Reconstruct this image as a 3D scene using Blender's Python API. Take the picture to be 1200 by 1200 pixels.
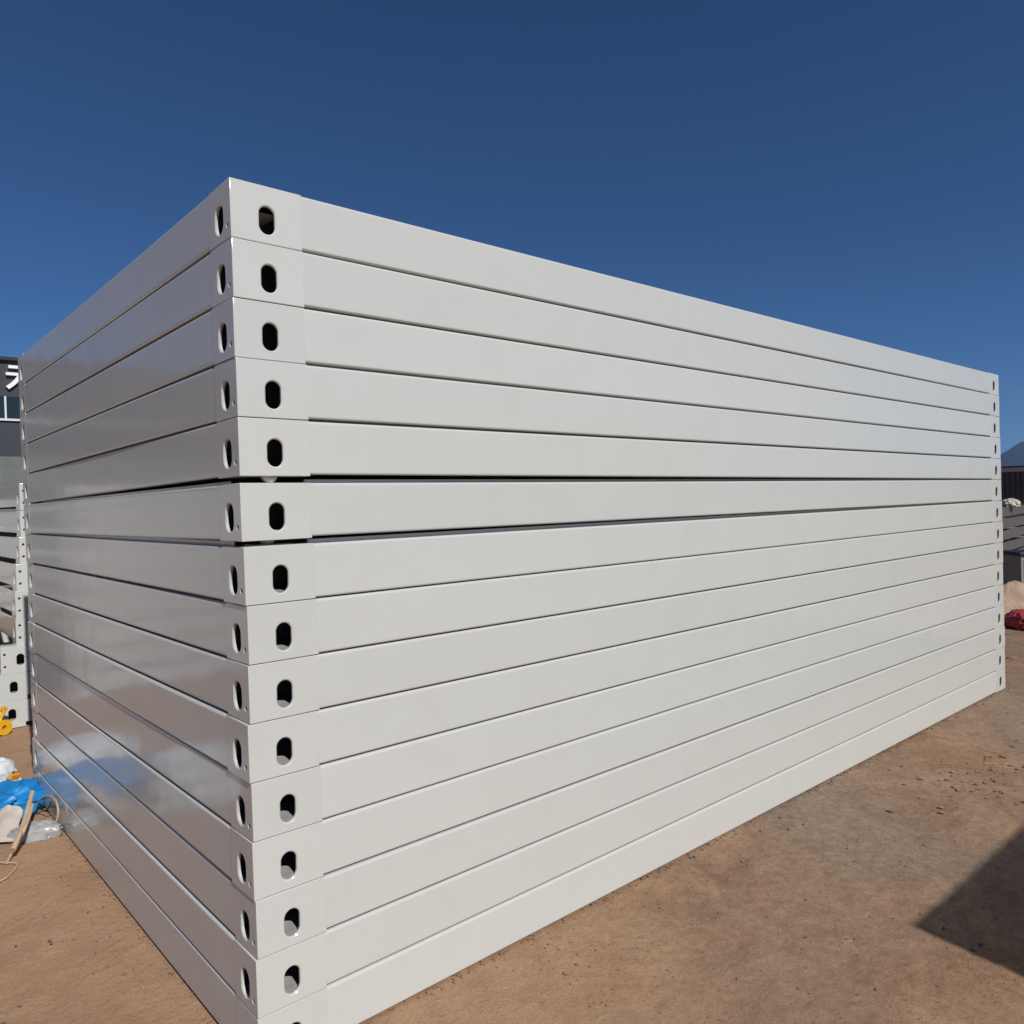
import bpy, bmesh, math, random
import numpy as np
from mathutils import Vector, Matrix, noise

# ------------------------------------------------------------------ camera, sky, sun, exposure
for o in list(bpy.data.objects):
    bpy.data.objects.remove(o)
scene = bpy.context.scene
C = scene.collection
FPX = 927.93                                   # focal length in pixels of the 1200 px photograph
CAM = Vector((-0.8716, -2.1066, 1.5673))
YAW, PITCH, ROLL = 0.8493, -0.0141, -0.0283
Fw = Vector((math.cos(YAW) * math.cos(PITCH), math.sin(YAW) * math.cos(PITCH), math.sin(PITCH)))
R0 = Vector((math.sin(YAW), -math.cos(YAW), 0))
U0 = R0.cross(Fw)
Rt = R0 * math.cos(ROLL) + U0 * math.sin(ROLL)
Up = -R0 * math.sin(ROLL) + U0 * math.cos(ROLL)
cd = bpy.data.cameras.new('camera')
cd.sensor_width = 36
cd.lens = FPX / 1200 * 36
cd.clip_start = 0.05
cd.clip_end = 20000
cam = bpy.data.objects.new('camera', cd)
cam.matrix_world = Matrix(((Rt.x, Up.x, -Fw.x, CAM.x), (Rt.y, Up.y, -Fw.y, CAM.y),
                           (Rt.z, Up.z, -Fw.z, CAM.z), (0, 0, 0, 1)))
C.objects.link(cam)
scene.camera = cam

SUN_EL, SUN_OFF = math.radians(40), math.radians(9)
to_sun = Vector((-math.sin(SUN_OFF) * math.cos(SUN_EL), -math.cos(SUN_OFF) * math.cos(SUN_EL), math.sin(SUN_EL)))
world = bpy.data.worlds.new('World')
scene.world = world
world.use_nodes = True
wn = world.node_tree.nodes
bg = wn['Background']
sky = wn.new('ShaderNodeTexSky')
sky.sky_type = 'NISHITA'
sky.sun_disc = False
sky.sun_elevation = SUN_EL
sky.sun_rotation = math.pi - SUN_OFF
sky.air_density = 1.0
sky.dust_density = 0.0
sky.altitude = 2500
sky.ozone_density = 10.0
hsv = wn.new('ShaderNodeHueSaturation')
hsv.inputs['Saturation'].default_value = 1.04
world.node_tree.links.new(sky.outputs[0], hsv.inputs['Color'])
world.node_tree.links.new(hsv.outputs[0], bg.inputs[0])
bg.inputs[1].default_value = 0.057
sd = bpy.data.lights.new('sun', 'SUN')
sd.energy = 4.6
sd.angle = math.radians(0.5)
sd.color = (1.0, 0.965, 0.91)
sun = bpy.data.objects.new('sun', sd)
sun.rotation_euler = to_sun.to_track_quat('Z', 'Y').to_euler()
sun.location = (0, 0, 20)
C.objects.link(sun)
vs = scene.view_settings
vs.view_transform = 'Standard'
vs.look = 'None'
vs.exposure = 0.0
vs.gamma = 1.0

# ------------------------------------------------------------------ helpers
def ray(px, py):
    return Fw + Rt * ((px - 600) / FPX) - Up * ((py - 600) / FPX)

def hit(px, py, axis, v):
    d = ray(px, py)
    return CAM + d * ((v - CAM[axis]) / d[axis])

def at_depth(px, py, z):
    return CAM + ray(px, py) * z

def tag(o, label=None, cat=None, group=None, kind=None):
    if label: o['label'] = label
    if cat: o['category'] = cat
    if group: o['group'] = group
    if kind: o['kind'] = kind
    return o

def empty(name, loc=(0, 0, 0), rz=0.0):
    o = bpy.data.objects.new(name, None)
    o.empty_display_size = 0.1
    o.location = loc
    o.rotation_euler = (0, 0, rz)
    C.objects.link(o)
    return o

def mesh_obj(name, verts, faces, mats, parent=None, midx=None, smooth=None):
    me = bpy.data.meshes.new(name)
    me.from_pydata([tuple(v) for v in verts], [], faces)
    if not isinstance(mats, (list, tuple)): mats = [mats]
    for m in mats: me.materials.append(m)
    if midx: me.polygons.foreach_set('material_index', midx)
    if smooth is not None:
        me.polygons.foreach_set('use_smooth', [True] * len(me.polygons))
        me.set_sharp_from_angle(angle=math.radians(smooth))
    me.update()
    o = bpy.data.objects.new(name, me)
    o.parent = parent
    C.objects.link(o)
    return o

class MB:
    """collects vertices and faces"""
    def __init__(s): s.v, s.f = [], []
    def add(s, v, f):
        n = len(s.v)
        s.v += [tuple(p) for p in v]
        s.f += [tuple(i + n for i in q) for q in f]
        return s
    def box(s, x0, x1, y0, y1, z0, z1):
        return s.add([(x0, y0, z0), (x1, y0, z0), (x1, y1, z0), (x0, y1, z0),
                      (x0, y0, z1), (x1, y0, z1), (x1, y1, z1), (x0, y1, z1)],
                     [(0, 3, 2, 1), (4, 5, 6, 7), (0, 1, 5, 4), (1, 2, 6, 5), (2, 3, 7, 6), (3, 0, 4, 7)])
    def prism(s, poly, y0, y1):
        """polygon in (x, z) extruded along y"""
        n = len(poly)
        return s.add([(x, y0, z) for x, z in poly] + [(x, y1, z) for x, z in poly],
                     [tuple(range(n)), tuple(range(2 * n - 1, n - 1, -1))] +
                     [(i, i + n, (i + 1) % n + n, (i + 1) % n) for i in range(n)])
    def build(s, name, mat, parent=None, smooth=None, bevel=0.0, seg=2):
        o = mesh_obj(name, s.v, s.f, mat, parent, None, smooth)
        if bevel:
            b = o.modifiers.new('bevel', 'BEVEL')
            b.width = bevel; b.segments = seg; b.limit_method = 'ANGLE'
        return o

def catmull(pts, n=10):
    pts = [Vector(p) for p in pts]
    P = [pts[0] * 2 - pts[1]] + pts + [pts[-1] * 2 - pts[-2]]
    out = []
    for i in range(1, len(P) - 2):
        a, b, c, d = P[i - 1], P[i], P[i + 1], P[i + 2]
        for k in range(n):
            t = k / n
            out.append(0.5 * (2 * b + (c - a) * t + (2 * a - 5 * b + 4 * c - d) * t * t + (3 * b - a - 3 * c + d) * t ** 3))
    out.append(pts[-1])
    return out

def tube(mb, pts, r, n=10, spline=True):
    ps = catmull(pts) if spline else [Vector(p) for p in pts]
    rings = []
    up = Vector((0, 0, 1))
    for i, p in enumerate(ps):
        d = (ps[min(i + 1, len(ps) - 1)] - ps[max(i - 1, 0)]).normalized()
        s = d.cross(up)
        if s.length < 1e-3: s = d.cross(Vector((1, 0, 0)))
        s.normalize()
        t = s.cross(d)
        rr = r(i / (len(ps) - 1)) if callable(r) else r
        rings.append([p + (s * math.cos(2 * math.pi * k / n) + t * math.sin(2 * math.pi * k / n)) * rr for k in range(n)])
    v = [q for rg in rings for q in rg]
    f = []
    for i in range(len(rings) - 1):
        for k in range(n):
            f.append((i * n + k, i * n + (k + 1) % n, (i + 1) * n + (k + 1) % n, (i + 1) * n + k))
    f.append(tuple(range(n - 1, -1, -1)))
    f.append(tuple((len(rings) - 1) * n + k for k in range(n)))
    return mb.add(v, f)

# ------------------------------------------------------------------ materials
def mat(name, col, rough=0.5, metal=0.0, spec=0.5):
    m = bpy.data.materials.new(name)
    m.use_nodes = True
    b = m.node_tree.nodes['Principled BSDF']
    b.inputs['Base Color'].default_value = (*col, 1)
    b.inputs['Roughness'].default_value = rough
    b.inputs['Metallic'].default_value = metal
    b.inputs['Specular IOR Level'].default_value = spec
    return m

class NT:
    def __init__(s, m):
        s.t = m.node_tree; s.n = s.t.nodes; s.b = s.n['Principled BSDF']
    def node(s, typ, **kw):
        x = s.n.new(typ)
        for k, v in kw.items():
            if k == 'inp':
                for a, b in v.items(): x.inputs[a].default_value = b
            else: setattr(x, k, v)
        return x
    def link(s, a, b): s.t.links.new(a, b)
    def noise(s, vec, scale, detail=4, rough=0.5, dist=0.0):
        x = s.node('ShaderNodeTexNoise', inp={'Scale': scale, 'Detail': detail, 'Roughness': rough, 'Distortion': dist})
        s.link(vec, x.inputs['Vector'])
        return x.outputs['Fac']
    def ramp(s, fac, stops):
        r = s.node('ShaderNodeValToRGB')
        e = r.color_ramp.elements
        while len(e) < len(stops): e.new(0.5)
        for q, (p, c) in zip(e, stops):
            q.position = p; q.color = (*c, 1) if len(c) == 3 else c
        s.link(fac, r.inputs['Fac'])
        return r.outputs['Color']
    def mix(s, fac, a, b, mode='MIX'):
        x = s.node('ShaderNodeMix', data_type='RGBA', blend_type=mode)
        for v, i in ((fac, 0), (a, 6), (b, 7)):
            if hasattr(v, 'is_linked') or hasattr(v, 'links'): s.link(v, x.inputs[i])
            else: x.inputs[i].default_value = v if i == 0 else (*v, 1)
        return x.outputs[2]

def paint(name, col, rough=0.11, wave=0.55, dirt=0.11):
    """sprayed steel: gloss, oil-canning of the sheet, faint orange peel, handling smudges"""
    m = mat(name, col, rough)
    k = NT(m)
    tc = k.node('ShaderNodeTexCoord')
    oi = k.node('ShaderNodeObjectInfo')
    add = k.node('ShaderNodeVectorMath', operation='MULTIPLY_ADD')
    k.link(tc.outputs['Object'], add.inputs[0])
    add.inputs[1].default_value = (1, 1, 1)
    mul = k.node('ShaderNodeVectorMath', operation='SCALE')
    comb = k.node('ShaderNodeCombineXYZ')
    for i in range(3): k.link(oi.outputs['Random'], comb.inputs[i])
    k.link(comb.outputs[0], mul.inputs[0]); mul.inputs['Scale'].default_value = 40
    k.link(mul.outputs[0], add.inputs[2])
    vec = add.outputs[0]
    n1 = k.noise(vec, 2.6, 2, 0.5)
    n2 = k.noise(vec, 9.0, 2, 0.5)
    n3 = k.noise(vec, 420.0, 1, 0.5)
    b1 = k.node('ShaderNodeBump', inp={'Strength': wave, 'Distance': 0.006}); k.link(n1, b1.inputs['Height'])
    b2 = k.node('ShaderNodeBump', inp={'Strength': wave * 0.5, 'Distance': 0.0008}); k.link(n2, b2.inputs['Height']); k.link(b1.outputs[0], b2.inputs['Normal'])
    b3 = k.node('ShaderNodeBump', inp={'Strength': 0.04, 'Distance': 0.0003}); k.link(n3, b3.inputs['Height']); k.link(b2.outputs[0], b3.inputs['Normal'])
    k.link(b3.outputs[0], k.b.inputs['Normal'])
    d = k.noise(vec, 5.0, 6, 0.62, 0.4)
    dm = k.ramp(d, [(0.45, (0, 0, 0)), (0.8, (1, 1, 1))])
    df = k.node('ShaderNodeMath', operation='MULTIPLY'); k.link(dm, df.inputs[0]); df.inputs[1].default_value = dirt
    c = k.mix(df.outputs[0], col, (col[0] * 0.72, col[1] * 0.66, col[2] * 0.58))
    fine = k.noise(vec, 60, 5, 0.7)
    sp = k.ramp(fine, [(0.70, (0, 0, 0)), (0.76, (1, 1, 1))])
    sf = k.node('ShaderNodeMath', operation='MULTIPLY'); k.link(sp, sf.inputs[0]); sf.inputs[1].default_value = dirt * 1.2
    c = k.mix(sf.outputs[0], c, (col[0] * 0.6, col[1] * 0.55, col[2] * 0.5))
    # every frame was sprayed in a slightly different batch
    hv = k.node('ShaderNodeMapRange', inp={'To Min': 0.965, 'To Max': 1.02}); k.link(oi.outputs['Random'], hv.inputs[0])
    hs = k.node('ShaderNodeHueSaturation'); k.link(hv.outputs[0], hs.inputs['Value']); k.link(c, hs.inputs['Color'])
    k.link(hs.outputs[0], k.b.inputs['Base Color'])
    rr = k.node('ShaderNodeMapRange', inp={'From Min': 0.3, 'From Max': 0.8, 'To Min': rough * 0.8, 'To Max': rough * 1.7})
    k.link(d, rr.inputs[0]); k.link(rr.outputs[0], k.b.inputs['Roughness'])
    return m

def noisy(name, c1, c2, scale, rough=0.7, bump=0.0, bdist=0.005, detail=5, spec=0.4):
    m = mat(name, c1, rough, 0, spec)
    k = NT(m)
    tc = k.node('ShaderNodeTexCoord')
    n = k.noise(tc.outputs['Object'], scale, detail, 0.6)
    k.link(k.ramp(n, [(0.3, c1), (0.7, c2)]), k.b.inputs['Base Color'])
    if bump:
        b = k.node('ShaderNodeBump', inp={'Strength': bump, 'Distance': bdist})
        n2 = k.noise(tc.outputs['Object'], scale * 3, detail, 0.6)
        k.link(n2, b.inputs['Height']); k.link(b.outputs[0], k.b.inputs['Normal'])
    return m

M_white = paint('white_steel_paint', (0.515, 0.525, 0.505))
M_shade_frame = paint('shade_toned_steel_paint', (0.085, 0.087, 0.090), 0.3)  # the shade on these frames is put into the base colour
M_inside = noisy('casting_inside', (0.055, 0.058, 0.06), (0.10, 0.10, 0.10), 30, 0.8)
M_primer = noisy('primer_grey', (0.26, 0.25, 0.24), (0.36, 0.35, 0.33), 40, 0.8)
M_roof = mat('unseen_cover_steel', (0.55, 0.55, 0.55), 0.4)

def ground_material():
    m = mat('packed_earth', (0.3, 0.2, 0.13), 0.92, 0, 0.25)
    k = NT(m)
    g = k.node('ShaderNodeNewGeometry')
    P = g.outputs['Position']
    big = k.noise(P, 0.55, 5, 0.55, 0.6)
    mid = k.noise(P, 2.4, 7, 0.62, 0.8)
    fine = k.noise(P, 26, 8, 0.7)
    c = k.ramp(mid, [(0.28, (0.178, 0.108, 0.066)), (0.5, (0.252, 0.157, 0.097)), (0.72, (0.330, 0.218, 0.140))])
    c2 = k.ramp(big, [(0.42, (0, 0, 0)), (0.66, (1, 1, 1))])
    f2 = k.node('ShaderNodeMath', operation='MULTIPLY'); k.link(c2, f2.inputs[0]); f2.inputs[1].default_value = 0.7
    c = k.mix(f2.outputs[0], c, (0.215, 0.170, 0.138))                # patches of grey cement dust
    c = k.mix(0.9, c, k.ramp(fine, [(0.25, (0.36, 0.34, 0.32)), (0.75, (0.62, 0.62, 0.61))]), 'OVERLAY')
    clot = k.noise(P, 7.5, 6, 0.65, 1.2)
    c = k.mix(0.6, c, k.ramp(clot, [(0.3, (0.34, 0.33, 0.33)), (0.55, (0.52, 0.52, 0.52)), (0.8, (0.60, 0.59, 0.57))]), 'OVERLAY')
    # trodden sandy strip on the side away from the long face
    sx = k.node('ShaderNodeSeparateXYZ'); k.link(P, sx.inputs[0])
    wob = k.node('ShaderNodeMath', operation='MULTIPLY_ADD', inp={1: 1.2}); k.link(big, wob.inputs[0]); k.link(sx.outputs[0], wob.inputs[2])
    mr = k.node('ShaderNodeMapRange', interpolation_type='SMOOTHSTEP', inp={'From Min': 0.5, 'From Max': 2.6, 'To Min': 0.75, 'To Max': 0.0})
    k.link(wob.outputs[0], mr.inputs[0])
    sand = k.ramp(k.noise(P, 3.3, 6, 0.6, 0.4), [(0.3, (0.320, 0.188, 0.112)), (0.7, (0.430, 0.268, 0.164))])
    c = k.mix(mr.outputs[0], c, sand)
    gr = k.noise(P, 150, 4, 0.7)
    c = k.mix(0.75, c, k.ramp(gr, [(0.3, (0.39, 0.38, 0.37)), (0.5, (0.53, 0.53, 0.525)), (0.7, (0.66, 0.65, 0.63))]), 'OVERLAY')
    st = k.noise(P, 70, 3, 0.5)
    pit = k.ramp(st, [(0.27, (1, 1, 1)), (0.33, (0, 0, 0))])
    pf = k.node('ShaderNodeMath', operation='MULTIPLY'); k.link(pit, pf.inputs[0]); pf.inputs[1].default_value = 0.5
    c = k.mix(pf.outputs[0], c, (0.12, 0.08, 0.055))
    k.link(c, k.b.inputs['Base Color'])
    b1 = k.node('ShaderNodeBump', inp={'Strength': 0.55, 'Distance': 0.03}); k.link(mid, b1.inputs['Height'])
    b2 = k.node('ShaderNodeBump', inp={'Strength': 0.8, 'Distance': 0.010}); k.link(fine, b2.inputs['Height']); k.link(b1.outputs[0], b2.inputs['Normal'])
    b3 = k.node('ShaderNodeBump', inp={'Strength': 0.5, 'Distance': 0.003}); k.link(gr, b3.inputs['Height']); k.link(b2.outputs[0], b3.inputs['Normal'])
    k.link(b3.outputs[0], k.b.inputs['Normal'])
    return m

# ------------------------------------------------------------------ ground and hills
def axis_coords(lo, hi, step, far):
    a = list(np.arange(lo, hi + step * 0.5, step))
    d = step
    while a[-1] < far:
        d *= 1.22; a.append(a[-1] + d)
    d = step
    while a[0] > -far:
        d *= 1.22; a.insert(0, a[0] - d)
    return a

def build_ground():
    xs = axis_coords(-1.2, 9.5, 0.045, 4000)
    ys = axis_coords(-1.8, 5.5, 0.045, 4000)
    nx, ny = len(xs), len(ys)
    v = []
    for y in ys:
        for x in xs:
            z = 0.0
            if abs(x) < 30 and abs(y) < 30:
                z = noise.noise((x * 0.9, y * 0.9, 3.1)) * 0.012 + noise.noise((x * 3.1, y * 3.1, 7.7)) * 0.006
                z += max(0.0, noise.noise((x * 9, y * 9, 1.7)) - 0.15) * 0.012
                z += noise.noise((x * 17, y * 17, 5.7)) * 0.003
                # the long face stands on a level bed
                ex = max(-x - 0.02, x - 6.08, 0); ey = max(-y - 0.02, y - 3.0, 0)
                k = min(1.0, math.hypot(ex, ey) / 0.25)
                z = z * k - 0.004
            v.append((x, y, z))
    f = [(j * nx + i, j * nx + i + 1, (j + 1) * nx + i + 1, (j + 1) * nx + i) for j in range(ny - 1) for i in range(nx - 1)]
    o = mesh_obj('ground', v, f, ground_material())
    o.data.polygons.foreach_set('use_smooth', [True] * len(f))
    tag(o, 'packed brown earth of the yard around the stacks', 'ground', kind='structure')
build_ground()

def build_hills():
    m = noisy('hill_scrub', (0.022, 0.03, 0.024), (0.04, 0.045, 0.036), 0.02, 0.95)
    v, f = [], []
    n, rows = 120, 10
    for i in range(n + 1):
        az = math.radians(-40 + 100 * i / n)
        base = 2600
        t = math.degrees(az)
        el = 2.6 - 0.28 * max(0.0, t - 15.2) ** 1.6 + 0.25 * noise.noise((t * 0.35, 0.3, 0)) + 0.12 * noise.noise((t * 1.7, 1.3, 0)) - max(0.0, 12.0 - t) * 0.05
        hgt = 3500 * math.tan(math.radians(max(el, 0.7 + 0.3 * noise.noise((t * 0.2, 5.0, 0)))))
        for j in range(rows + 1):
            s = j / rows
            d = base + s * 900
            z = hgt * math.sin(s * math.pi * 0.5) ** 1.2 * (1 + 0.08 * noise.noise((t * 2, s * 6, 4))) - 1
            v.append((math.cos(az) * d, math.sin(az) * d, z))
    for i in range(n):
        for j in range(rows):
            a = i * (rows + 1) + j
            f.append((a, a + rows + 1, a + rows + 2, a + 1))
    o = mesh_obj('hills', v, f, m, None, None, 60)
    tag(o, 'blue distant hills beyond the yard', 'hills', kind='structure')
build_hills()

# ------------------------------------------------------------------ container frames
def stadium(cu, cv, a, c, n=24):
    """upright slot: half width a, half height c; starts at the -45 degree point so quarters face the rectangle's sides"""
    pts = []
    s = max(c - a, 0.0)
    for i in range(n):
        t = 2 * math.pi * i / n - 3 * math.pi / 4
        x, y = math.cos(t) * a, math.sin(t) * a
        pts.append((cu + x, cv + y + (s if math.sin(t) > 1e-9 else -s)))
    return pts

def plate(mb, mi, rect, hole, place, d0, d1, inside_mat):
    """rectangular piece of a wall with one slot through it; place(u, v, depth) -> xyz"""
    u0, u1, v0, v1 = rect
    cu, cv, a, c, n = hole
    ch = 0.0034
    big = stadium(cu, cv, a + ch, c + ch, n)
    nom = stadium(cu, cv, a, c, n)
    cor = [(u0, v0), (u1, v0), (u1, v1), (u0, v1)]
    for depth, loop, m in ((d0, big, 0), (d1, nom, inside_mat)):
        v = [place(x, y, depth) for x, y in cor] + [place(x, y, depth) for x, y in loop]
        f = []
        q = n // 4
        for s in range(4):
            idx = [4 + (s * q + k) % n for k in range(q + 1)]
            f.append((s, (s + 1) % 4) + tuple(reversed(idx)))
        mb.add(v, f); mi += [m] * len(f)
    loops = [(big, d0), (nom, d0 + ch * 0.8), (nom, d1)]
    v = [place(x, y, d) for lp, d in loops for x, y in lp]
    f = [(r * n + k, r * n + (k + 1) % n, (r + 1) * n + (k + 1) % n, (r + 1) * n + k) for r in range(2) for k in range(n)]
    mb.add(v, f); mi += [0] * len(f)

BL, BW = 0.21, 0.155
def corner_block(h, style):
    """casting with its outer corner at the origin, growing to +x, +y, +z"""
    b, t, gp = 0.002, 0.009, 0.0022 if style == 0 else 0.0
    mb, mi = MB(), []
    bm = bmesh.new()
    bmesh.ops.create_cube(bm, size=1)
    for v in bm.verts:
        v.co = Vector(((v.co.x + 0.5) * BL, (v.co.y + 0.5) * BW, (v.co.z + 0.5) * (h - gp)))
    bmesh.ops.bevel(bm, geom=list(bm.edges), offset=b, segments=2, profile=0.5, affect='EDGES')
    bm.normal_update()
    bm.verts.ensure_lookup_table()
    keep = [f for f in bm.faces if not (f.calc_area() > 0.005 and (f.normal.y < -0.99 or f.normal.x < -0.99))]
    mb.add([v.co for v in bm.verts], [tuple(v.index for v in f.verts) for f in keep])
    mi += [0] * len(keep)
    bm.free()
    zc = 0.4 * h
    if style == 0:
        plate(mb, mi, (b, BL - b, b, h - gp - b), (0.105, zc, 0.0235, 0.039, 32), lambda u, v, d: (u, d, v), 0, t, 1)
        sp = 0.046
        plate(mb, mi, (b, sp, b, h - gp - b), (0.0255, zc - 0.026, 0.006, 0.006, 12), lambda u, v, d: (d, u, v), 0, t, 1)
        plate(mb, mi, (sp, BW - b, b, h - gp - b), (0.080, zc + 0.001, 0.0275, 0.040, 32), lambda u, v, d: (d, u, v), 0, t, 1)
    else:
        sp = 0.05
        plate(mb, mi, (b, sp, b, h / 2), (0.026, h * 0.27, 0.0085, 0.0085, 12), lambda u, v, d: (u, d, v), 0, t, 1)
        plate(mb, mi, (b, sp, h / 2, h - gp - b), (0.026, h * 0.72, 0.0085, 0.0085, 12), lambda u, v, d: (u, d, v), 0, t, 1)
        plate(mb, mi, (sp, BL - b, b, h - gp - b), (0.125, h * 0.48, 0.025, 0.043, 32), lambda u, v, d: (u, d, v), 0, t, 1)
        plate(mb, mi, (b, BW - b, b, h - gp - b), (0.085, h * 0.45, 0.026, 0.043, 32), lambda u, v, d: (d, u, v), 0, t, 1)
    if gp:                                                          # seating pad that carries the next frame
        n_ = len(mb.f); mb.box(0.05, BL - 0.05, 0.045, BW - 0.04, h - gp - 0.001, h); mi += [0] * (len(mb.f) - n_)
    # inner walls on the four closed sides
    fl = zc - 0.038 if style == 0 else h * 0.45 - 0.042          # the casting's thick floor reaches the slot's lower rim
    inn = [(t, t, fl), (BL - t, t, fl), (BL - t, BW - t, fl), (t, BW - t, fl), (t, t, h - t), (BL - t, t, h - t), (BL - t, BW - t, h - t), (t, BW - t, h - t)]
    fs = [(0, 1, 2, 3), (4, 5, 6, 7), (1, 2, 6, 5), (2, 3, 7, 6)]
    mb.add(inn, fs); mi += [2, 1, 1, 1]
    return mb.v, mb.f, mi

def beam_profile(h, zb, zt, rec, dep):
    """(outward, z) outline of a folded channel, open towards the inside"""
    rb, rt_, th = 0.0065, 0.0075, 0.004
    o = []
    top, bot = h - zt, zb
    o.append((-dep, top))
    for i in range(6):
        a = math.pi / 2 * (1 - i / 5)
        o.append((-rec - rt_ + rt_ * math.cos(a), top - rt_ + rt_ * math.sin(a)))
    o.append((-rec, top - rt_ - 0.003))
    o.append((-rec, bot + rb + 0.004))
    for i in range(7):
        a = -math.pi / 2 * i / 6
        o.append((-rec - rb + rb * math.cos(a), bot + rb + rb * math.sin(a)))
    o.append((-0.022, bot))
    o += [(-0.022, bot + th), (-rec - th, bot + th), (-rec - th, top - th), (-dep, top - th)]
    return o

def frame_parts(L, W, h, warp, style, rnd):
    """-> list of (part name, verts, faces, material index, smooth angle) in frame coordinates"""
    near, right, left, back = warp
    def wz(x, y):
        u, v = x / L, y / W
        return near * (1 - u) * (1 - v) + right * u * (1 - v) + left * (1 - u) * v + back * u * v
    parts = []
    bv, bf, bmi = corner_block(h, style)
    for fx in (0, 1):
        for fy in (0, 1):
            v = []
            for x, y, z in bv:
                X = L - x if fx else x
                Y = W - y if fy else y
                v.append((X, Y, z + wz(X, Y)))
            f = [tuple(reversed(q)) for q in bf] if (fx + fy) % 2 else bf
            parts.append(('corner_block', v, f, bmi, 35))
    zb0, zt0 = (0.0034, 0.0026) if style == 0 else (0.03, 0.004)
    for side in range(4):
        zb = zb0 + rnd.uniform(-0.0012, 0.0022); zt = zt0 + rnd.uniform(-0.001, 0.0012)
        rec = rnd.uniform(0.0002, 0.0008)
        pr = beam_profile(h, zb, zt, rec, 0.06 if style == 0 else 0.011)
        along = L if side < 2 else W
        e = (BL if side < 2 else BW) - 0.003
        n = 24
        v = []
        bow = rnd.uniform(-0.003, 0.003); sag = rnd.uniform(0.0, 0.0018)
        lip = []
        for i in range(n + 1):
            s = i / n
            u = e + (along - 2 * e) * s
            arch = 4 * s * (1 - s)
            for o_, z in pr:
                oo = o_ + (bow * arch)
                if side == 0: X, Y = u, -oo
                elif side == 1: X, Y = u, W + oo
                elif side == 2: X, Y = -oo, u
                else: X, Y = L + oo, u
                v.append((X, Y, z + wz(X, Y) - sag * arch))
            for o_, z in ((-0.036, h - zt - 0.002), (-0.036, h + 0.0085), (-0.039, h + 0.0085), (-0.039, h - zt - 0.002)):
                oo = o_ + bow * arch
                X, Y = ((u, -oo), (u, W + oo), (-oo, u), (L + oo, u))[side]
                lip.append((X, Y, z + wz(X, Y) - sag * arch))
        m = len(pr)
        f = []
        for i in range(n):
            for k in range(m):
                q = (i * m + k, (i + 1) * m + k, (i + 1) * m + (k + 1) % m, i * m + (k + 1) % m)
                f.append(q if side in (0, 3) else tuple(reversed(q)))
        if style == 0:
            lf = [(i * 4 + k, (i + 1) * 4 + k, (i + 1) * 4 + (k + 1) % 4, i * 4 + (k + 1) % 4) for i in range(n) for k in range(4)]
            parts.append(('floor_lip', lip, lf, [0] * len(lf), 40))
        parts.append(('long_beam' if side < 2 else 'short_beam', v, f, [0] * len(f), 40))
    return parts

def make_frame(loc, rz, L, W, h, warp, style, material, rnd, joined=False):
    ps = frame_parts(L, W, h, warp, style, rnd)
    if joined:
        mb, mi = MB(), []
        for _, v, f, m, _s in ps: mb.add(v, f); mi += m
        o = mesh_obj('container_frame', mb.v, mb.f, [material, M_inside, M_primer], None, mi, 40)
        o.location = loc; o.rotation_euler = (0, 0, rz)
        return o
    root = empty('container_frame', loc, rz)
    for nm, v, f, m, sm in ps:
        mesh_obj(nm, v, f, [material, M_inside, M_primer] if nm == 'corner_block' else [material], root, m, sm)
    return root

ORD = ['', 'first', 'second', 'third', 'fourth', 'fifth', 'sixth', 'seventh', 'eighth', 'ninth', 'tenth', 'eleventh',
       'twelfth', 'thirteenth', 'fourteenth', 'fifteenth']
LF, WF, HT = 6.055, 2.99, 2.4386
PITCH_Z = HT / 15
G1, G2 = 0.0172, 0.0132
OFF = [(0.00028, -0.00246, 0.00324), (0.00014, -0.00183, 0.00201), (-1e-05, -0.00351, 0.00356), (0.0001, -0.00153, 0.00022), (-0.00015, -0.00111, 0.00095), (-0.00023, -0.00125, 0.00178), (2e-05, 0.00333, -0.00157), (0.00018, 0.00751, -0.00382), (4e-05, 0.00497, -0.00186), (-8e-05, -0.00391, 0.00019), (8e-05, 0.00532, -0.00094), (-0.00028, 0.00026, 0.00075), (-0.00016, 0.00437, -0.00246), (-3e-05, -0.00197, -0.00168), (-4e-05, -0.00218, -0.0019)]
rnd = random.Random(5)
frames = []
for i in range(15):                                    # 0 is the top one
    th, sx, sy = OFF[i]
    sx *= 0.45 if i in (9, 10) else 0.75
    lift = G1 + G2 if i < 5 else G2 if i == 5 else 0.0
    r = make_frame((sx, sy, (14 - i) * PITCH_Z), th, LF, WF, PITCH_Z + 0.0002, (lift, 0, 0, 0), 0, M_white, rnd)
    if i == 0: lab = 'white steel container frame lying on top of the tall main stack'
    elif i == 14: lab = 'white steel container frame at the bottom of the tall main stack, on the earth'
    elif i == 5: lab = 'sixth white frame from the top of the tall main stack, open gaps above and below'
    else: lab = ORD[i + 1] + ' white steel container frame from the top of the tall main stack'
    tag(r, lab, 'steel frame', 'white frames of the tall main stack')
    frames.append(r)
# unseen sheet over the top frame, added to keep the inside dark: trapezoidal ribs
mb = MB()
xs = [0.03]
prof = []
x = 0.06
while x < LF - 0.2:
    prof += [(x, 0.0), (x + 0.10, 0.0), (x + 0.125, 0.018), (x + 0.165, 0.018)]
    x += 0.19
prof.append((LF - 0.06, 0.0))
v = [(x, y, PITCH_Z - 0.030 + z) for y in (0.05, WF - 0.05) for x, z in prof]
n = len(prof)
mb.add(v, [(i, i + 1, n + i + 1, n + i) for i in range(n - 1)])
ro = mb.build('unseen_cover_sheet', M_roof, frames[0])
sheet_mesh = ro.data
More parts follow.
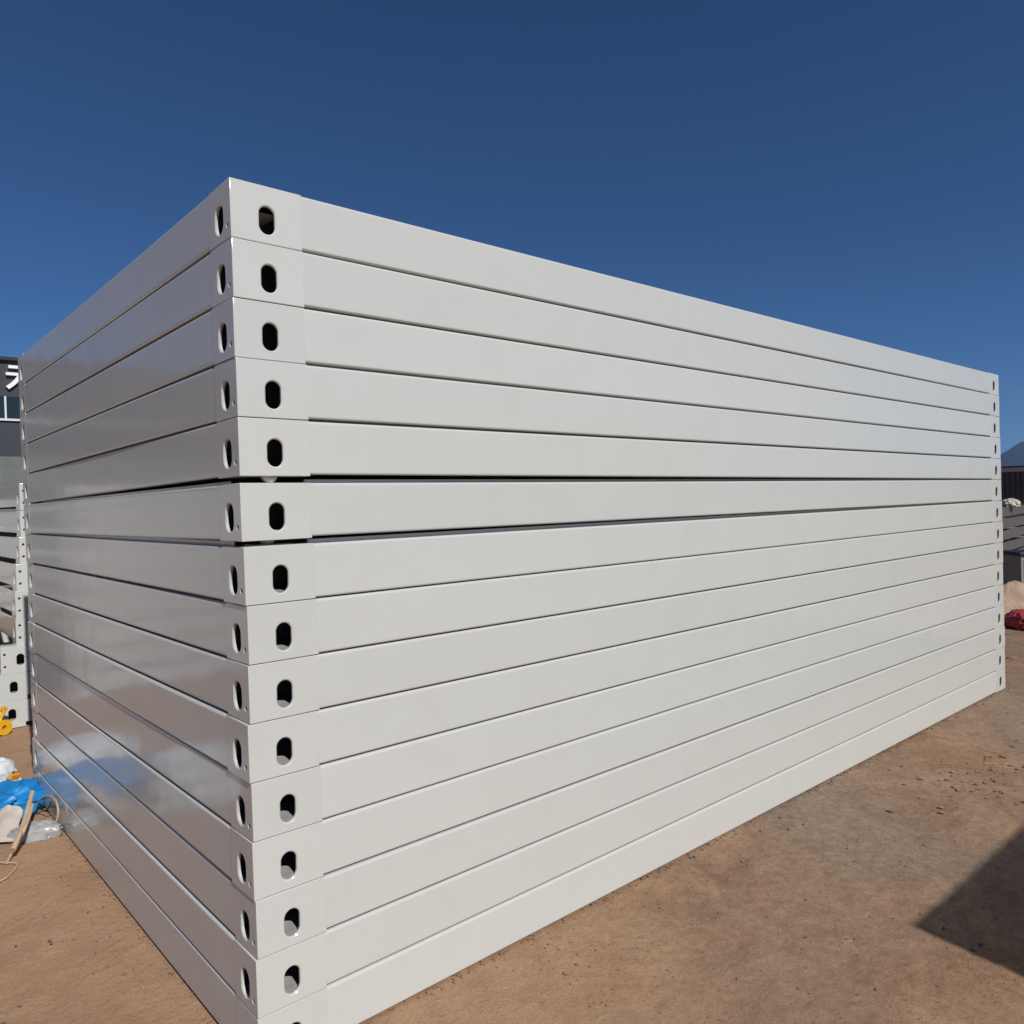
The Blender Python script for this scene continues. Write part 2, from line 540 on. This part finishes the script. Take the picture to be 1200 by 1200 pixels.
# locating cones under the near corners of the two frames that ride high
for idx, gap, y in ((4, G1, 0.020), (5, G2, 0.045)):
    mb = MB()
    n = 24
    rings = [(0.0225, 0.001), (0.0225, -0.002), (0.019, -0.009), (0.011, -gap + 0.0003), (0.0, -gap + 0.0003)]
    zoff = (G1 + G2) if idx == 4 else G2
    v = [(0.098 + math.cos(2 * math.pi * k / n) * r_, y + 0.012 + math.sin(2 * math.pi * k / n) * r_, z + zoff * 0.95)
         for r_, z in rings for k in range(n)]
    f = [(q * n + k, q * n + (k + 1) % n, (q + 1) * n + (k + 1) % n, (q + 1) * n + k) for q in range(len(rings) - 1) for k in range(n)]
    mb.add(v, f)
    mb.build('locating_cone', M_white, frames[idx], 40)

# second stack, behind the far end of the short face (taller frames)
HB = 0.2
PB = [(-9, 0), (-7, 0), (1, 0), (20, 0), (19.5, 0), (20.5, 0), (24.5, 0), (25.5, 0), (24.5, 0)]     # image x of the near corner edge, bottom to top
YB = 4.70
for i in range(9):
    px = PB[i][0]
    p = hit(px, 845 - 31 * i, 1, YB)
    dy = (0.0, 0.0, 0.0, 0.03, 0.03, 0.035, 0.04, 0.04, 0.035)[i]
    r = make_frame((p.x, YB + dy, i * HB), rnd.uniform(-0.003, 0.003), LF, WF, HB + 0.0002, (0, 0, 0, 0), 1, M_white, rnd)
    if i == 0: lab = 'lowest white frame of the low stack beyond the tall stack, beside the yellow hoist'
    elif i == 8: lab = 'uppermost white frame of the low stack standing beyond the tall stack'
    else: lab = ORD[i + 1] + ' white frame from the ground in the low stack beyond the tall stack'
    tag(r, lab, 'steel frame', 'white frames of the low stack behind')
    if i == 8:
        o = bpy.data.objects.new('unseen_cover_sheet', sheet_mesh); C.objects.link(o); o.parent = r; o.location = (0, 0, HB - PITCH_Z)  # same unseen sheet, added to keep light out of this stack

# stacks that stand outside the picture: one is mirrored in the short face, one throws its shadow on the earth
def stack_outside(n, x, y, h, rz, where):
    for i in range(n):
        o = make_frame((x + rnd.uniform(-.015, .015), y + rnd.uniform(-.015, .015), i * h), rz, LF, WF, h + 0.0002, (0, 0, 0, 0), 0 if h < 0.18 else 1, M_white, rnd, True)
        tag(o, ORD[i + 1] + ' white frame from the ground in the stack ' + where, 'steel frame', 'white frames of the stack ' + where)
stack_outside(9, -6.75, 5.3, HB, 0.0, 'mirrored in the short glossy face')
stack_outside(9, -5.25, 12.0, HB, 0.0, 'farther off beyond the others')
stack_outside(15, 1.6, -3.77 - WF, PITCH_Z, 0.0, 'whose shadow falls on the earth')

# ------------------------------------------------------------------ things lying by the short face
M_blue = noisy('blue_woven_plastic', (0.005, 0.16, 0.42), (0.008, 0.20, 0.50), 14, 0.45)
M_wht_bag = noisy('white_woven_plastic', (0.50, 0.54, 0.58), (0.66, 0.68, 0.70), 12, 0.5)
M_clear = noisy('grey_film', (0.24, 0.25, 0.26), (0.38, 0.38, 0.38), 9, 0.22)
M_card = noisy('beige_paper', (0.42, 0.37, 0.31), (0.55, 0.50, 0.43), 10, 0.85, 0.3)
M_hose = noisy('tan_rubber', (0.38, 0.27, 0.17), (0.48, 0.35, 0.23), 20, 0.6)
M_dark = noisy('dark_rubber', (0.03, 0.028, 0.026), (0.07, 0.06, 0.055), 25, 0.6)
M_yellow = noisy('yellow_enamel', (0.62, 0.33, 0.01), (0.72, 0.40, 0.015), 30, 0.4)
M_steel = mat('bright_steel', (0.35, 0.34, 0.33), 0.35, 0.9)
M_orange = mat('orange_plastic', (0.75, 0.28, 0.02), 0.45)
M_redbag = noisy('red_woven_plastic', (0.30, 0.035, 0.04), (0.42, 0.07, 0.07), 9, 0.6)
M_sand = noisy('heaped_earth', (0.30, 0.20, 0.13), (0.45, 0.33, 0.24), 5, 0.95, 0.5, 0.03)

def crumple(name, size, seed, mat_, loc, rz, fold=0.10, power=2.6, n=80, parent=None, tilt=(0, 0), flat=0.15):
    """slumped sack: flattened super-ellipsoid with sharp creases"""
    v, f = [], []
    m = n // 2
    for j in range(m + 1):
        th = math.pi * j / m - math.pi / 2
        for i in range(n):
            ph = 2 * math.pi * i / n
            sp = lambda c: math.copysign(abs(c) ** (2 / power), c)
            p = Vector((sp(math.cos(th)) * sp(math.cos(ph)), sp(math.cos(th)) * sp(math.sin(ph)), sp(math.sin(th))))
            q = p * 1.4 + Vector((seed * 3.7, seed * 1.3, seed * 2.1))
            w = noise.noise(q) * 1.2
            ridge = (1 - abs(noise.noise(q * 1.8 + Vector((5, 1, 2)))) * 2.2) * 1.0 + (1 - abs(noise.noise(q * 3.4)) * 2.2) * 0.24
            s = 1 + fold * (w + ridge - 0.5)
            p = Vector((p.x * s * size[0], p.y * s * size[1], p.z * s * size[2]))
            if p.z < 0: p.z *= flat / 0.5 if p.z < -size[2] * 0.5 else 1.0
            v.append(p)
    for j in range(m):
        for i in range(n):
            f.append((j * n + i, j * n + (i + 1) % n, (j + 1) * n + (i + 1) % n, (j + 1) * n + i))
    lowest = min(p.z for p in v)
    Rm = Matrix.Rotation(tilt[0], 3, 'X') @ Matrix.Rotation(tilt[1], 3, 'Y')
    v = [Rm @ p for p in v]
    lowest = min(p.z for p in v)
    v = [Vector((p.x, p.y, max(p.z - lowest - 0.008, -0.004))) for p in v]
    o = mesh_obj(name, v, f, mat_, parent, None, 38)
    o.location = loc; o.rotation_euler = (0, 0, rz)
    return o

# blue sack with white printed panel, white sacks behind it
b = crumple('woven_sack', (0.26, 0.20, 0.10), 1.0, M_blue, (-0.265, 2.80, 0.0), 0.25, 0.20, 2.6)
tag(b, 'crumpled bright blue woven sack on the earth by the short face', 'sack')
w = crumple('woven_sack', (0.25, 0.22, 0.145), 4.9, M_wht_bag, (-0.30, 3.22, 0.0), 0.5, 0.18, 2.4)
tag(w, 'crumpled white woven sack slumped behind the blue sack', 'sack')
w2 = crumple('woven_sack', (0.22, 0.18, 0.20), 6.1, M_wht_bag, (-0.62, 2.25, 0.0), 0.9, 0.18, 2.4)
tag(w2, 'upright white woven sack out beyond the blue sack', 'sack')
w3 = crumple('woven_sack', (0.12, 0.11, 0.14), 7.7, M_blue, (-0.62, 2.62, 0.0), 0.4, 0.2, 2.4)
tag(w3, 'upright blue woven sack next to the white sacks', 'sack')
g = crumple('film_bag', (0.115, 0.062, 0.050), 3.1, M_clear, (-0.115, 2.33, 0.0), -0.55, 0.16, 2.4, 40)
tag(g, 'small grey plastic film bag lying beside the tan hoses', 'bag')
# thick paper sheet leaning on the bags
mb = MB()
nn = 14
A, B_, C_, D_ = hit(-14, 988, 2, 0.012), hit(17, 986, 2, 0.012), hit(27, 951, 1, 2.52), hit(3, 947, 1, 2.62)
vv = []
for side in (0, 0.006):
    for j in range(nn + 1):
        for i in range(nn + 1):
            s, t = i / nn, j / nn
            p = A * (1 - s) * (1 - t) + B_ * s * (1 - t) + C_ * s * t + D_ * (1 - s) * t
            p = p + Vector((0, 0, 0.02 * noise.noise((s * 3, t * 3, 1)) * t + 0.02 * math.sin(s * 3.1) * t + side))
            vv.append(p)
q = (nn + 1) ** 2
ff = []
for j in range(nn):
    for i in range(nn):
        a = j * (nn + 1) + i
        ff.append((a, a + nn + 1, a + nn + 2, a + 1)); ff.append((q + a, q + a + 1, q + a + nn + 2, q + a + nn + 1))
rim = [i for i in range(nn + 1)] + [(j + 1) * (nn + 1) - 1 for j in range(1, nn + 1)] + [nn * (nn + 1) + i for i in range(nn - 1, -1, -1)] + [j * (nn + 1) for j in range(nn - 1, 0, -1)]
for k in range(len(rim)):
    a, b2 = rim[k], rim[(k + 1) % len(rim)]
    ff.append((a, b2, q + b2, q + a))
mb.add(vv, ff)
o = mb.build('paper_sack', M_card, None, 40)
tag(o, 'flattened beige paper sack propped against the blue sack', 'paper')
# hoses
hs = empty('hose', hit(8, 1010, 2, 0.0))
def tube_child(name, pts, r, m, parent, n=10):
    mb = MB()
    off = parent.location if parent else Vector((0, 0, 0))
    tube(mb, [Vector(p) - off for p in pts], r, n)
    return mb.build(name, m, parent, 40)
tube_child('hose_body', [at_depth(38, 928, 3.93), at_depth(31, 953, 3.80), at_depth(24, 976, 3.68), at_depth(17, 992, 3.615), hit(13, 1001, 2, 0.02), hit(8, 1011, 2, 0.010)], lambda t: 0.0105 if t < 0.75 else 0.0075, M_hose, hs)
tube_child('sleeve', [at_depth(20, 985.5, 3.64), at_depth(17, 992, 3.615), at_depth(15.3, 996, 3.60)], 0.0125, M_hose, hs)
tag(hs, 'thick tan hose with a sleeve leaning across the beige paper', 'hose')
h2 = empty('hose', hit(20, 990, 2, 0.0))
tube_child('hose_body', [at_depth(38, 943, 3.86), at_depth(33, 960, 3.76), at_depth(27, 975, 3.69), hit(20, 991, 2, 0.012)], 0.0085, M_hose, h2)
tube_child('connector', [hit(36, 948, 0, -0.07), hit(40, 954, 0, -0.055), hit(43, 957, 0, -0.05)], 0.016, M_dark, h2)
tag(h2, 'thinner tan hose with a dark connector beside the grey film bag', 'hose')
h3 = MB()
tube(h3, [hit(38, 950, 0, -0.06), hit(43, 942, 0, -0.045), hit(50, 935, 0, -0.03), hit(58, 933, 0, -0.02), hit(65, 938, 0, -0.016), hit(68, 948, 0, -0.018), hit(67, 960, 0, -0.024), hit(62, 969, 0, -0.04), hit(57, 968, 0, -0.06)], 0.0052, 8)
o = h3.build('cable', M_hose, None, 40)
tag(o, 'tan cable rising in an arch against the short face', 'cable')
h5 = MB()
tube(h5, [hit(42, 955, 0, -0.05), hit(48, 951, 0, -0.035), hit(54, 950, 0, -0.028), hit(58, 944, 0, -0.02), hit(60, 939, 0, -0.02)], 0.003, 8)
o = h5.build('cable', M_dark, None, 40)
tag(o, 'thin black cable running from the dark hose connector', 'cable')
h4 = MB()
tube(h4, [hit(-25, 1004, 2, 0.006), hit(-8, 1009, 2, 0.006), hit(4, 1011, 2, 0.006), hit(15, 1011, 2, 0.006), hit(20, 1013, 2, 0.006), hit(17, 1019, 2, 0.006), hit(8, 1028, 2, 0.006), hit(-4, 1034, 2, 0.006), hit(-20, 1040, 2, 0.006)], 0.0045, 8)
o = h4.build('cable', M_hose, None, 40)
tag(o, 'tan cable lying in a flat loop on bare earth', 'cable')
p = hit(15, 902, 2, 0.16)
oc = MB().box(-0.03, 0.03, -0.012, 0.012, 0, 0.03).build('strap_clip', M_orange, None, None, 0.004)
oc.location = (-0.09, 3.04, 0.10)
oc.rotation_euler = (0.3, 0.2, 0.6)
tag(oc, 'small orange plastic clip lying on the white sack', 'clip')

# yellow hoist by the low stack
hx = empty('lever_hoist', hit(3, 861, 2, 0.0), 0.35)
def ring_plate(cx, cz, r, hole, y0, y1, extra=None, n=20):
    m = MB()
    o_ = [(cx + r * math.cos(2 * math.pi * k / n), cz + r * math.sin(2 * math.pi * k / n)) for k in range(n)]
    i_ = [(cx + hole * math.cos(2 * math.pi * k / n), cz + hole * math.sin(2 * math.pi * k / n)) for k in range(n)]
    v = [(x, y, z) for y in (y0, y1) for lp in (o_, i_) for x, z in lp]
    f = []
    for k in range(n):
        k2 = (k + 1) % n
        f += [(k, k2, n + k2, n + k), (2 * n + k, 3 * n + k, 3 * n + k2, 2 * n + k2), (k, 2 * n + k, 2 * n + k2, k2), (n + k, n + k2, 3 * n + k2, 3 * n + k)]
    return m.add(v, f)
m = ring_plate(0.0, 0.055, 0.055, 0.016, -0.03, 0.03)
m.build('body', M_yellow, hx, 35)
MB().prism([(-0.14, 0.002), (-0.045, 0.015), (-0.03, 0.085), (-0.10, 0.10), (-0.15, 0.05)], -0.022, 0.022).build('gear_case', M_yellow, hx, None, 0.006)
mb = MB(); tube(mb, [(-0.02, 0, 0.09), (0.0, 0, 0.125), (0.012, 0, 0.165)], 0.013); mb.build('lever', M_yellow, hx, 40)
ring_plate(0.016, 0.178, 0.022, 0.009, -0.011, 0.011).build('lever_eye', M_yellow, hx, 35)
mb = MB(); tube(mb, [(-0.15, 0, 0.06), (-0.20, 0, 0.07), (-0.23, 0.01, 0.045), (-0.21, 0.01, 0.02), (-0.185, 0.01, 0.028)], 0.009); mb.build('hook', M_steel, hx, 40)
MB().prism([(-0.012, 0.098), (0.03, 0.092), (0.036, 0.128), (0.0, 0.135)], -0.025, 0.025).build('pawl', M_dark, hx, None, 0.003)
tag(hx, 'yellow lever hoist on the earth against the low stack', 'hoist')

# ------------------------------------------------------------------ building beyond the low stack
M_clad = noisy('anthracite_cladding', (0.030, 0.034, 0.046), (0.038, 0.043, 0.056), 0.6, 0.6)
M_fascia = mat('black_fascia', (0.012, 0.012, 0.014), 0.5)
M_frame_w = mat('white_window_frame', (0.62, 0.62, 0.62), 0.5)
M_glass = mat('dark_window_glass', (0.018, 0.026, 0.034), 0.06)
M_skyl = noisy('grey_green_sheet', (0.10, 0.115, 0.105), (0.16, 0.17, 0.16), 1.2, 0.5)
M_sign = mat('white_sign_letter', (0.78, 0.78, 0.80), 0.5)
M_roofd = mat('dark_roof', (0.05, 0.05, 0.055), 0.7)
def build_workshop():
    Y = 38.0
    zat = lambda px, py: hit(px, py, 1, Y)
    zt, zf = zat(8, 418.7).z, zat(8, 422.6).z
    zs = zat(8, 491.5).z; zw = zat(8, 464.5).z
    zl = zat(8, 535.0).z
    X0, X1 = -34.0, 24.0
    root = empty('workshop_building', (0, Y, 0))
    # upright cladding panels, each a piece
    n = 58
    wdt = (X1 - X0) / n
    me = None
    for (a, b2) in ((zw, zf), (zl, zs - 0.06)):
        me = None
        for i in range(n):
            if me is None:
                o = MB().box(0.004, wdt - 0.004, 0, 0.25, a, b2).build('cladding_panel', M_clad, root)
                me = o.data
            else:
                o = bpy.data.objects.new('cladding_panel', me); C.objects.link(o); o.parent = root
            o.location = (X0 + i * wdt, 0, 0)
    MB().box(X0, X1, 0.10, 16, 0, zt - 0.3).build('wall', M_clad, root)
    fo = MB().box(X0 - 0.2, X1 + 0.2, -0.18, 0.3, zf, zt).build('roof_fascia', M_fascia, root)
    MB().prism([(X0, zt - 0.3), (X1, zt - 0.3), (X1, zt - 0.1), (X0, zt - 0.1)], 0.3, 16).build('roof', M_roofd, root)
    # window band
    sill = MB().box(X0, X1, -0.10, 0.12, zs - 0.06, zs + 0.03).build('window_sill', M_frame_w, root)
    xm = zat(6.2, 478).x
    k = -26
    while xm + k * 1.5 < X1 - 1.6:
        x = xm + k * 1.5
        if x > X0 + 0.1:
            wo = MB().box(x - 0.035, x + 0.035, -0.06, 0.10, zs + 0.03, zw).build('mullion', M_frame_w, root)
            MB().box(x + 0.035, x + 1.465, 0.0, 0.02, zs + 0.03, zw).build('pane', M_glass, wo)
        k += 1
    # lower light sheets
    me = None
    n2 = 29
    w2_ = (X1 - X0) / n2
    for i in range(n2):
        if me is None:
            o = MB().box(0.015, w2_ - 0.015, -0.02, 0.10, 0.3, zl).build('wall_sheet', M_skyl, root); me = o.data
        else:
            o = bpy.data.objects.new('wall_sheet', me); C.objects.link(o); o.parent = root
        o.location = (X0 + i * w2_, 0, 0)
    # one big raised character, its right half is hidden by the stack
    so = empty('sign_letter', (0, 0, 0)); so.parent = root
    cx = zat(21.5, 440).x
    def z_(py): return zat(12, py).z
    xl1, xl2 = zat(9, 430).x, zat(6.2, 439).x
    th = 0.12
    def bar(x0, x1, z, t): return MB().box(x0, x1, -0.16, -0.02, z - t / 2, z + t / 2).build('stroke', M_sign, so)
    bar(xl1, 2 * cx - xl1, z_(430.3), 0.125)
    bar(xl2, 2 * cx - xl2, z_(438.6), 0.125)
    for s in (1, -1):
        pts = []
        zA, zB = z_(438.6) - 0.06, z_(455)
        low, upr = [], []
        for i in range(9):
            t = i / 8
            x = cx - s * ((cx - zat(8.0, 455).x) * (t ** 1.35))
            z = zA + (zB - zA) * (t ** 0.85)
            dx = 0.075
            low.append((x + s * 0.055, z - 0.06)); upr.append((x - s * 0.055, z + 0.06))
        poly = low + upr[::-1]
        MB().prism(poly, -0.158 - 0.001 * s, -0.022).build('stroke', M_sign, so)
    tag(root, 'dark grey workshop building with white sign character and window band beyond the stacks', 'building')
build_workshop()

# ------------------------------------------------------------------ things seen past the far end of the long face
M_hut = noisy('hut_wall_sheet', (0.070, 0.072, 0.064), (0.090, 0.090, 0.082), 1.0, 0.7)
M_hutroof = mat('hut_light_trim', (0.42, 0.39, 0.36), 0.6)
def build_hut():
    c = at_depth(1186, 575, 42)
    root = empty('site_hut', (c.x, c.y, 0), math.radians(266))
    # local x runs along the wall, local -y is the outside
    h = 2.66
    MB().box(-9, 9, 0.05, 2.4, 0.15, h - 0.3).build('wall', M_hut, root)
    me = None
    for i in range(72):
        if me is None:
            o = MB().prism([(0.02, 0.2), (0.12, 0.2), (0.12, h - 0.32), (0.02, h - 0.32)], -0.03, 0.05).build('wall_rib', M_hut, root); me = o.data
        else:
            o = bpy.data.objects.new('wall_rib', me); C.objects.link(o); o.parent = root
        o.location = (-9 + i * 0.25, 0, 0)
    MB().box(-9.1, 9.1, -0.1, 2.5, h - 0.3, h - 0.08).build('roof_trim', M_hutroof, root)
    MB().box(-9.2, 9.2, -0.2, 2.6, h - 0.08, h).build('roof_edge', M_fascia, root)
    MB().box(-9.1, 9.1, -0.05, 2.45, -0.02, 0.15).build('base_beam', M_fascia, root)
    tag(root, 'dark ribbed site hut with pale roof trim below the hills', 'hut')
build_hut()
# low stack of frames, coloured dark to stand for their shade
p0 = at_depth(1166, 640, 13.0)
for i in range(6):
    o = make_frame((p0.x, p0.y, 0.02 + i * HB), 0.12 + rnd.uniform(-.01, .01), LF, WF, HB + 0.0002, (0, 0, 0, 0), 1, M_shade_frame, rnd)
    lab = ('lowest' if i == 0 else 'uppermost' if i == 5 else ORD[i + 1] + ' from the ground') + ' shade-toned dark frame in the stack before the site hut'
    tag(o, lab, 'steel frame', 'shade-toned dark frames before the site hut')
p1 = hit(1197, 590, 1, p0.y + 0.2)
o = crumple('sheet_bundle', (0.16, 0.14, 0.09), 4.2, M_card, (p0.x + 1.45, p0.y + 0.18, 0.018 + 6 * HB), 0.2, 0.15)
tag(o, 'pale crumpled sheet lying on the shade-toned dark frames', 'sheet')
# grey cabinet
p = hit(1194, 690, 2, 0.0)
pc = at_depth(1196, 640, 11.6)
cb = empty('steel_cabinet', (pc.x, pc.y, 0.0), YAW - math.pi / 2)
M_cab = noisy('grey_cabinet_paint', (0.20, 0.205, 0.20), (0.26, 0.26, 0.25), 4, 0.5)
MB().box(0, 0.9, 0, 0.5, 0.06, 0.55).build('body', M_cab, cb, None, 0.01)
MB().box(-0.03, 0.93, -0.03, 0.53, 0.55, 0.60).build('lid', M_fascia, cb, None, 0.008)
MB().box(0.05, 0.85, -0.02, -0.002, 0.12, 0.50).build('door', M_cab, cb, None, 0.006)
MB().box(0.72, 0.76, -0.05, -0.02, 0.26, 0.38).build('handle', M_steel, cb, None, 0.004)
for x in (0.04, 0.80):
    MB().box(x, x + 0.06, 0.05, 0.45, 0.0, 0.06).build('foot', M_fascia, cb)
tag(cb, 'grey steel cabinet with black lid behind the earth heap', 'cabinet')
# earth heap
def heap(loc, rx, ry, h, seed):
    v, f = [], []
    n, m_ = 40, 14
    for j in range(m_ + 1):
        r = j / m_
        for i in range(n):
            a = 2 * math.pi * i / n
            k = 1 + 0.2 * noise.noise((math.cos(a) * 1.5, math.sin(a) * 1.5, seed))
            x, y = math.cos(a) * r * rx * k, math.sin(a) * r * ry * k
            z = h * (math.cos(r * math.pi) * 0.5 + 0.5) ** 0.8 + 0.07 * noise.noise((x * 4, y * 4, seed)) * (1 - r) + 0.03 * noise.noise((x * 12, y * 12, seed)) * (1 - r * 0.7)
            v.append((x, y, z - 0.02 if j < m_ else -0.03))
    for j in range(m_):
        for i in range(n):
            f.append((j * n + i, j * n + (i + 1) % n, (j + 1) * n + (i + 1) % n, (j + 1) * n + i))
    o = mesh_obj('earth_heap', v, f, M_sand, None, None, 50)
    o.location = loc
    return o
p = hit(1196, 733, 2, 0.0)
o = heap((p.x + 0.55, p.y + 0.25, 0), 0.75, 0.75, 0.44, 2.0)
tag(o, 'heap of pale loose earth beyond the far end of the long face', 'earth heap')
rb = crumple('woven_sack', (0.24, 0.16, 0.13), 9.2, M_redbag, (p.x - 0.15, p.y - 0.10, 0), 0.9, 0.14)
tag(rb, 'crumpled red woven sack in front of the earth heap', 'sack')
wb = crumple('woven_sack', (0.15, 0.13, 0.13), 11.0, M_wht_bag, (p.x - 0.02, p.y - 0.42, 0), 0.4, 0.14)
tag(wb, 'white woven sack beside the red sack', 'sack')

# clods and stones on the earth
def clods():
    rr = random.Random(11)
    mb = MB()
    ico = bmesh.new(); bmesh.ops.create_icosphere(ico, subdivisions=1, radius=1)
    ico.verts.ensure_lookup_table()
    V = [v.co.copy() for v in ico.verts]; Fc = [tuple(v.index for v in f.verts) for f in ico.faces]
    ico.free()
    def put(x, y, r):
        R = Matrix.Rotation(rr.uniform(0, 6), 3, 'Z')
        sc = Vector((rr.uniform(.7, 1.5), rr.uniform(.6, 1.1), rr.uniform(.35, .7))) * r
        mb.add([(R @ Vector((v.x * sc.x * rr.uniform(.75, 1.2), v.y * sc.y * rr.uniform(.75, 1.2), v.z * sc.z))) + Vector((x, y, sc.z * 0.15)) for v in V], Fc)
    for _ in range(420):
        x, y = rr.uniform(0.6, 9), rr.uniform(-2.0, -0.03)
        put(x, y, rr.choice([.003, .004, .005, .006, .009]))
    for _ in range(90):                                   # loose patch beyond the middle of the long face
        put(rr.gauss(3.9, .3), rr.gauss(-.55, .12), rr.choice([.004, .006, .009, .014]))
    for _ in range(160):
        put(rr.uniform(6.2, 11), rr.uniform(-1, 2), rr.choice([.008, .012, .02, .03]))
    for _ in range(140):
        put(rr.uniform(-.6, -.02), rr.uniform(.5, 4.5), rr.choice([.003, .004, .006]))
    for _ in range(420):                                  # soil pushed up along the foot of the stack
        put(rr.uniform(0.0, 6.1), rr.gauss(-.010, .010), rr.choice([.002, .003, .004, .006]))
    for _ in range(160):
        put(rr.gauss(-.008, .008), rr.uniform(0.0, 3.0), rr.choice([.002, .003, .005]))
    for _ in range(3500):
        put(rr.uniform(0.8, 7.0), rr.uniform(-1.7, -0.02), rr.uniform(.0012, .0035))
    o = mb.build('clods', noisy('clod_earth', (0.13, 0.085, 0.055), (0.30, 0.20, 0.13), 6, 0.95))
    tag(o, 'small clods and stones strewn over the earth', 'clods', kind='stuff')
clods()

# ------------------------------------------------------------------ air between the yard and the hills
hz = MB().box(-6500, 6500, -6500, 6500, -1.5, 330).build('haze', None)
hm = bpy.data.materials.new('haze_air')
hm.use_nodes = True
hn = hm.node_tree.nodes
hn.remove(hn['Principled BSDF'])
pv = hn.new('ShaderNodeVolumePrincipled')
pv.inputs['Color'].default_value = (0.22, 0.48, 1.0, 1)
pv.inputs['Density'].default_value = 1.1e-4
hm.node_tree.links.new(pv.outputs[0], hn['Material Output'].inputs['Volume'])
hz.data.materials.clear()
hz.data.materials.append(hm)
tag(hz, 'thin bluish haze in the air over the yard', 'haze', kind='stuff')
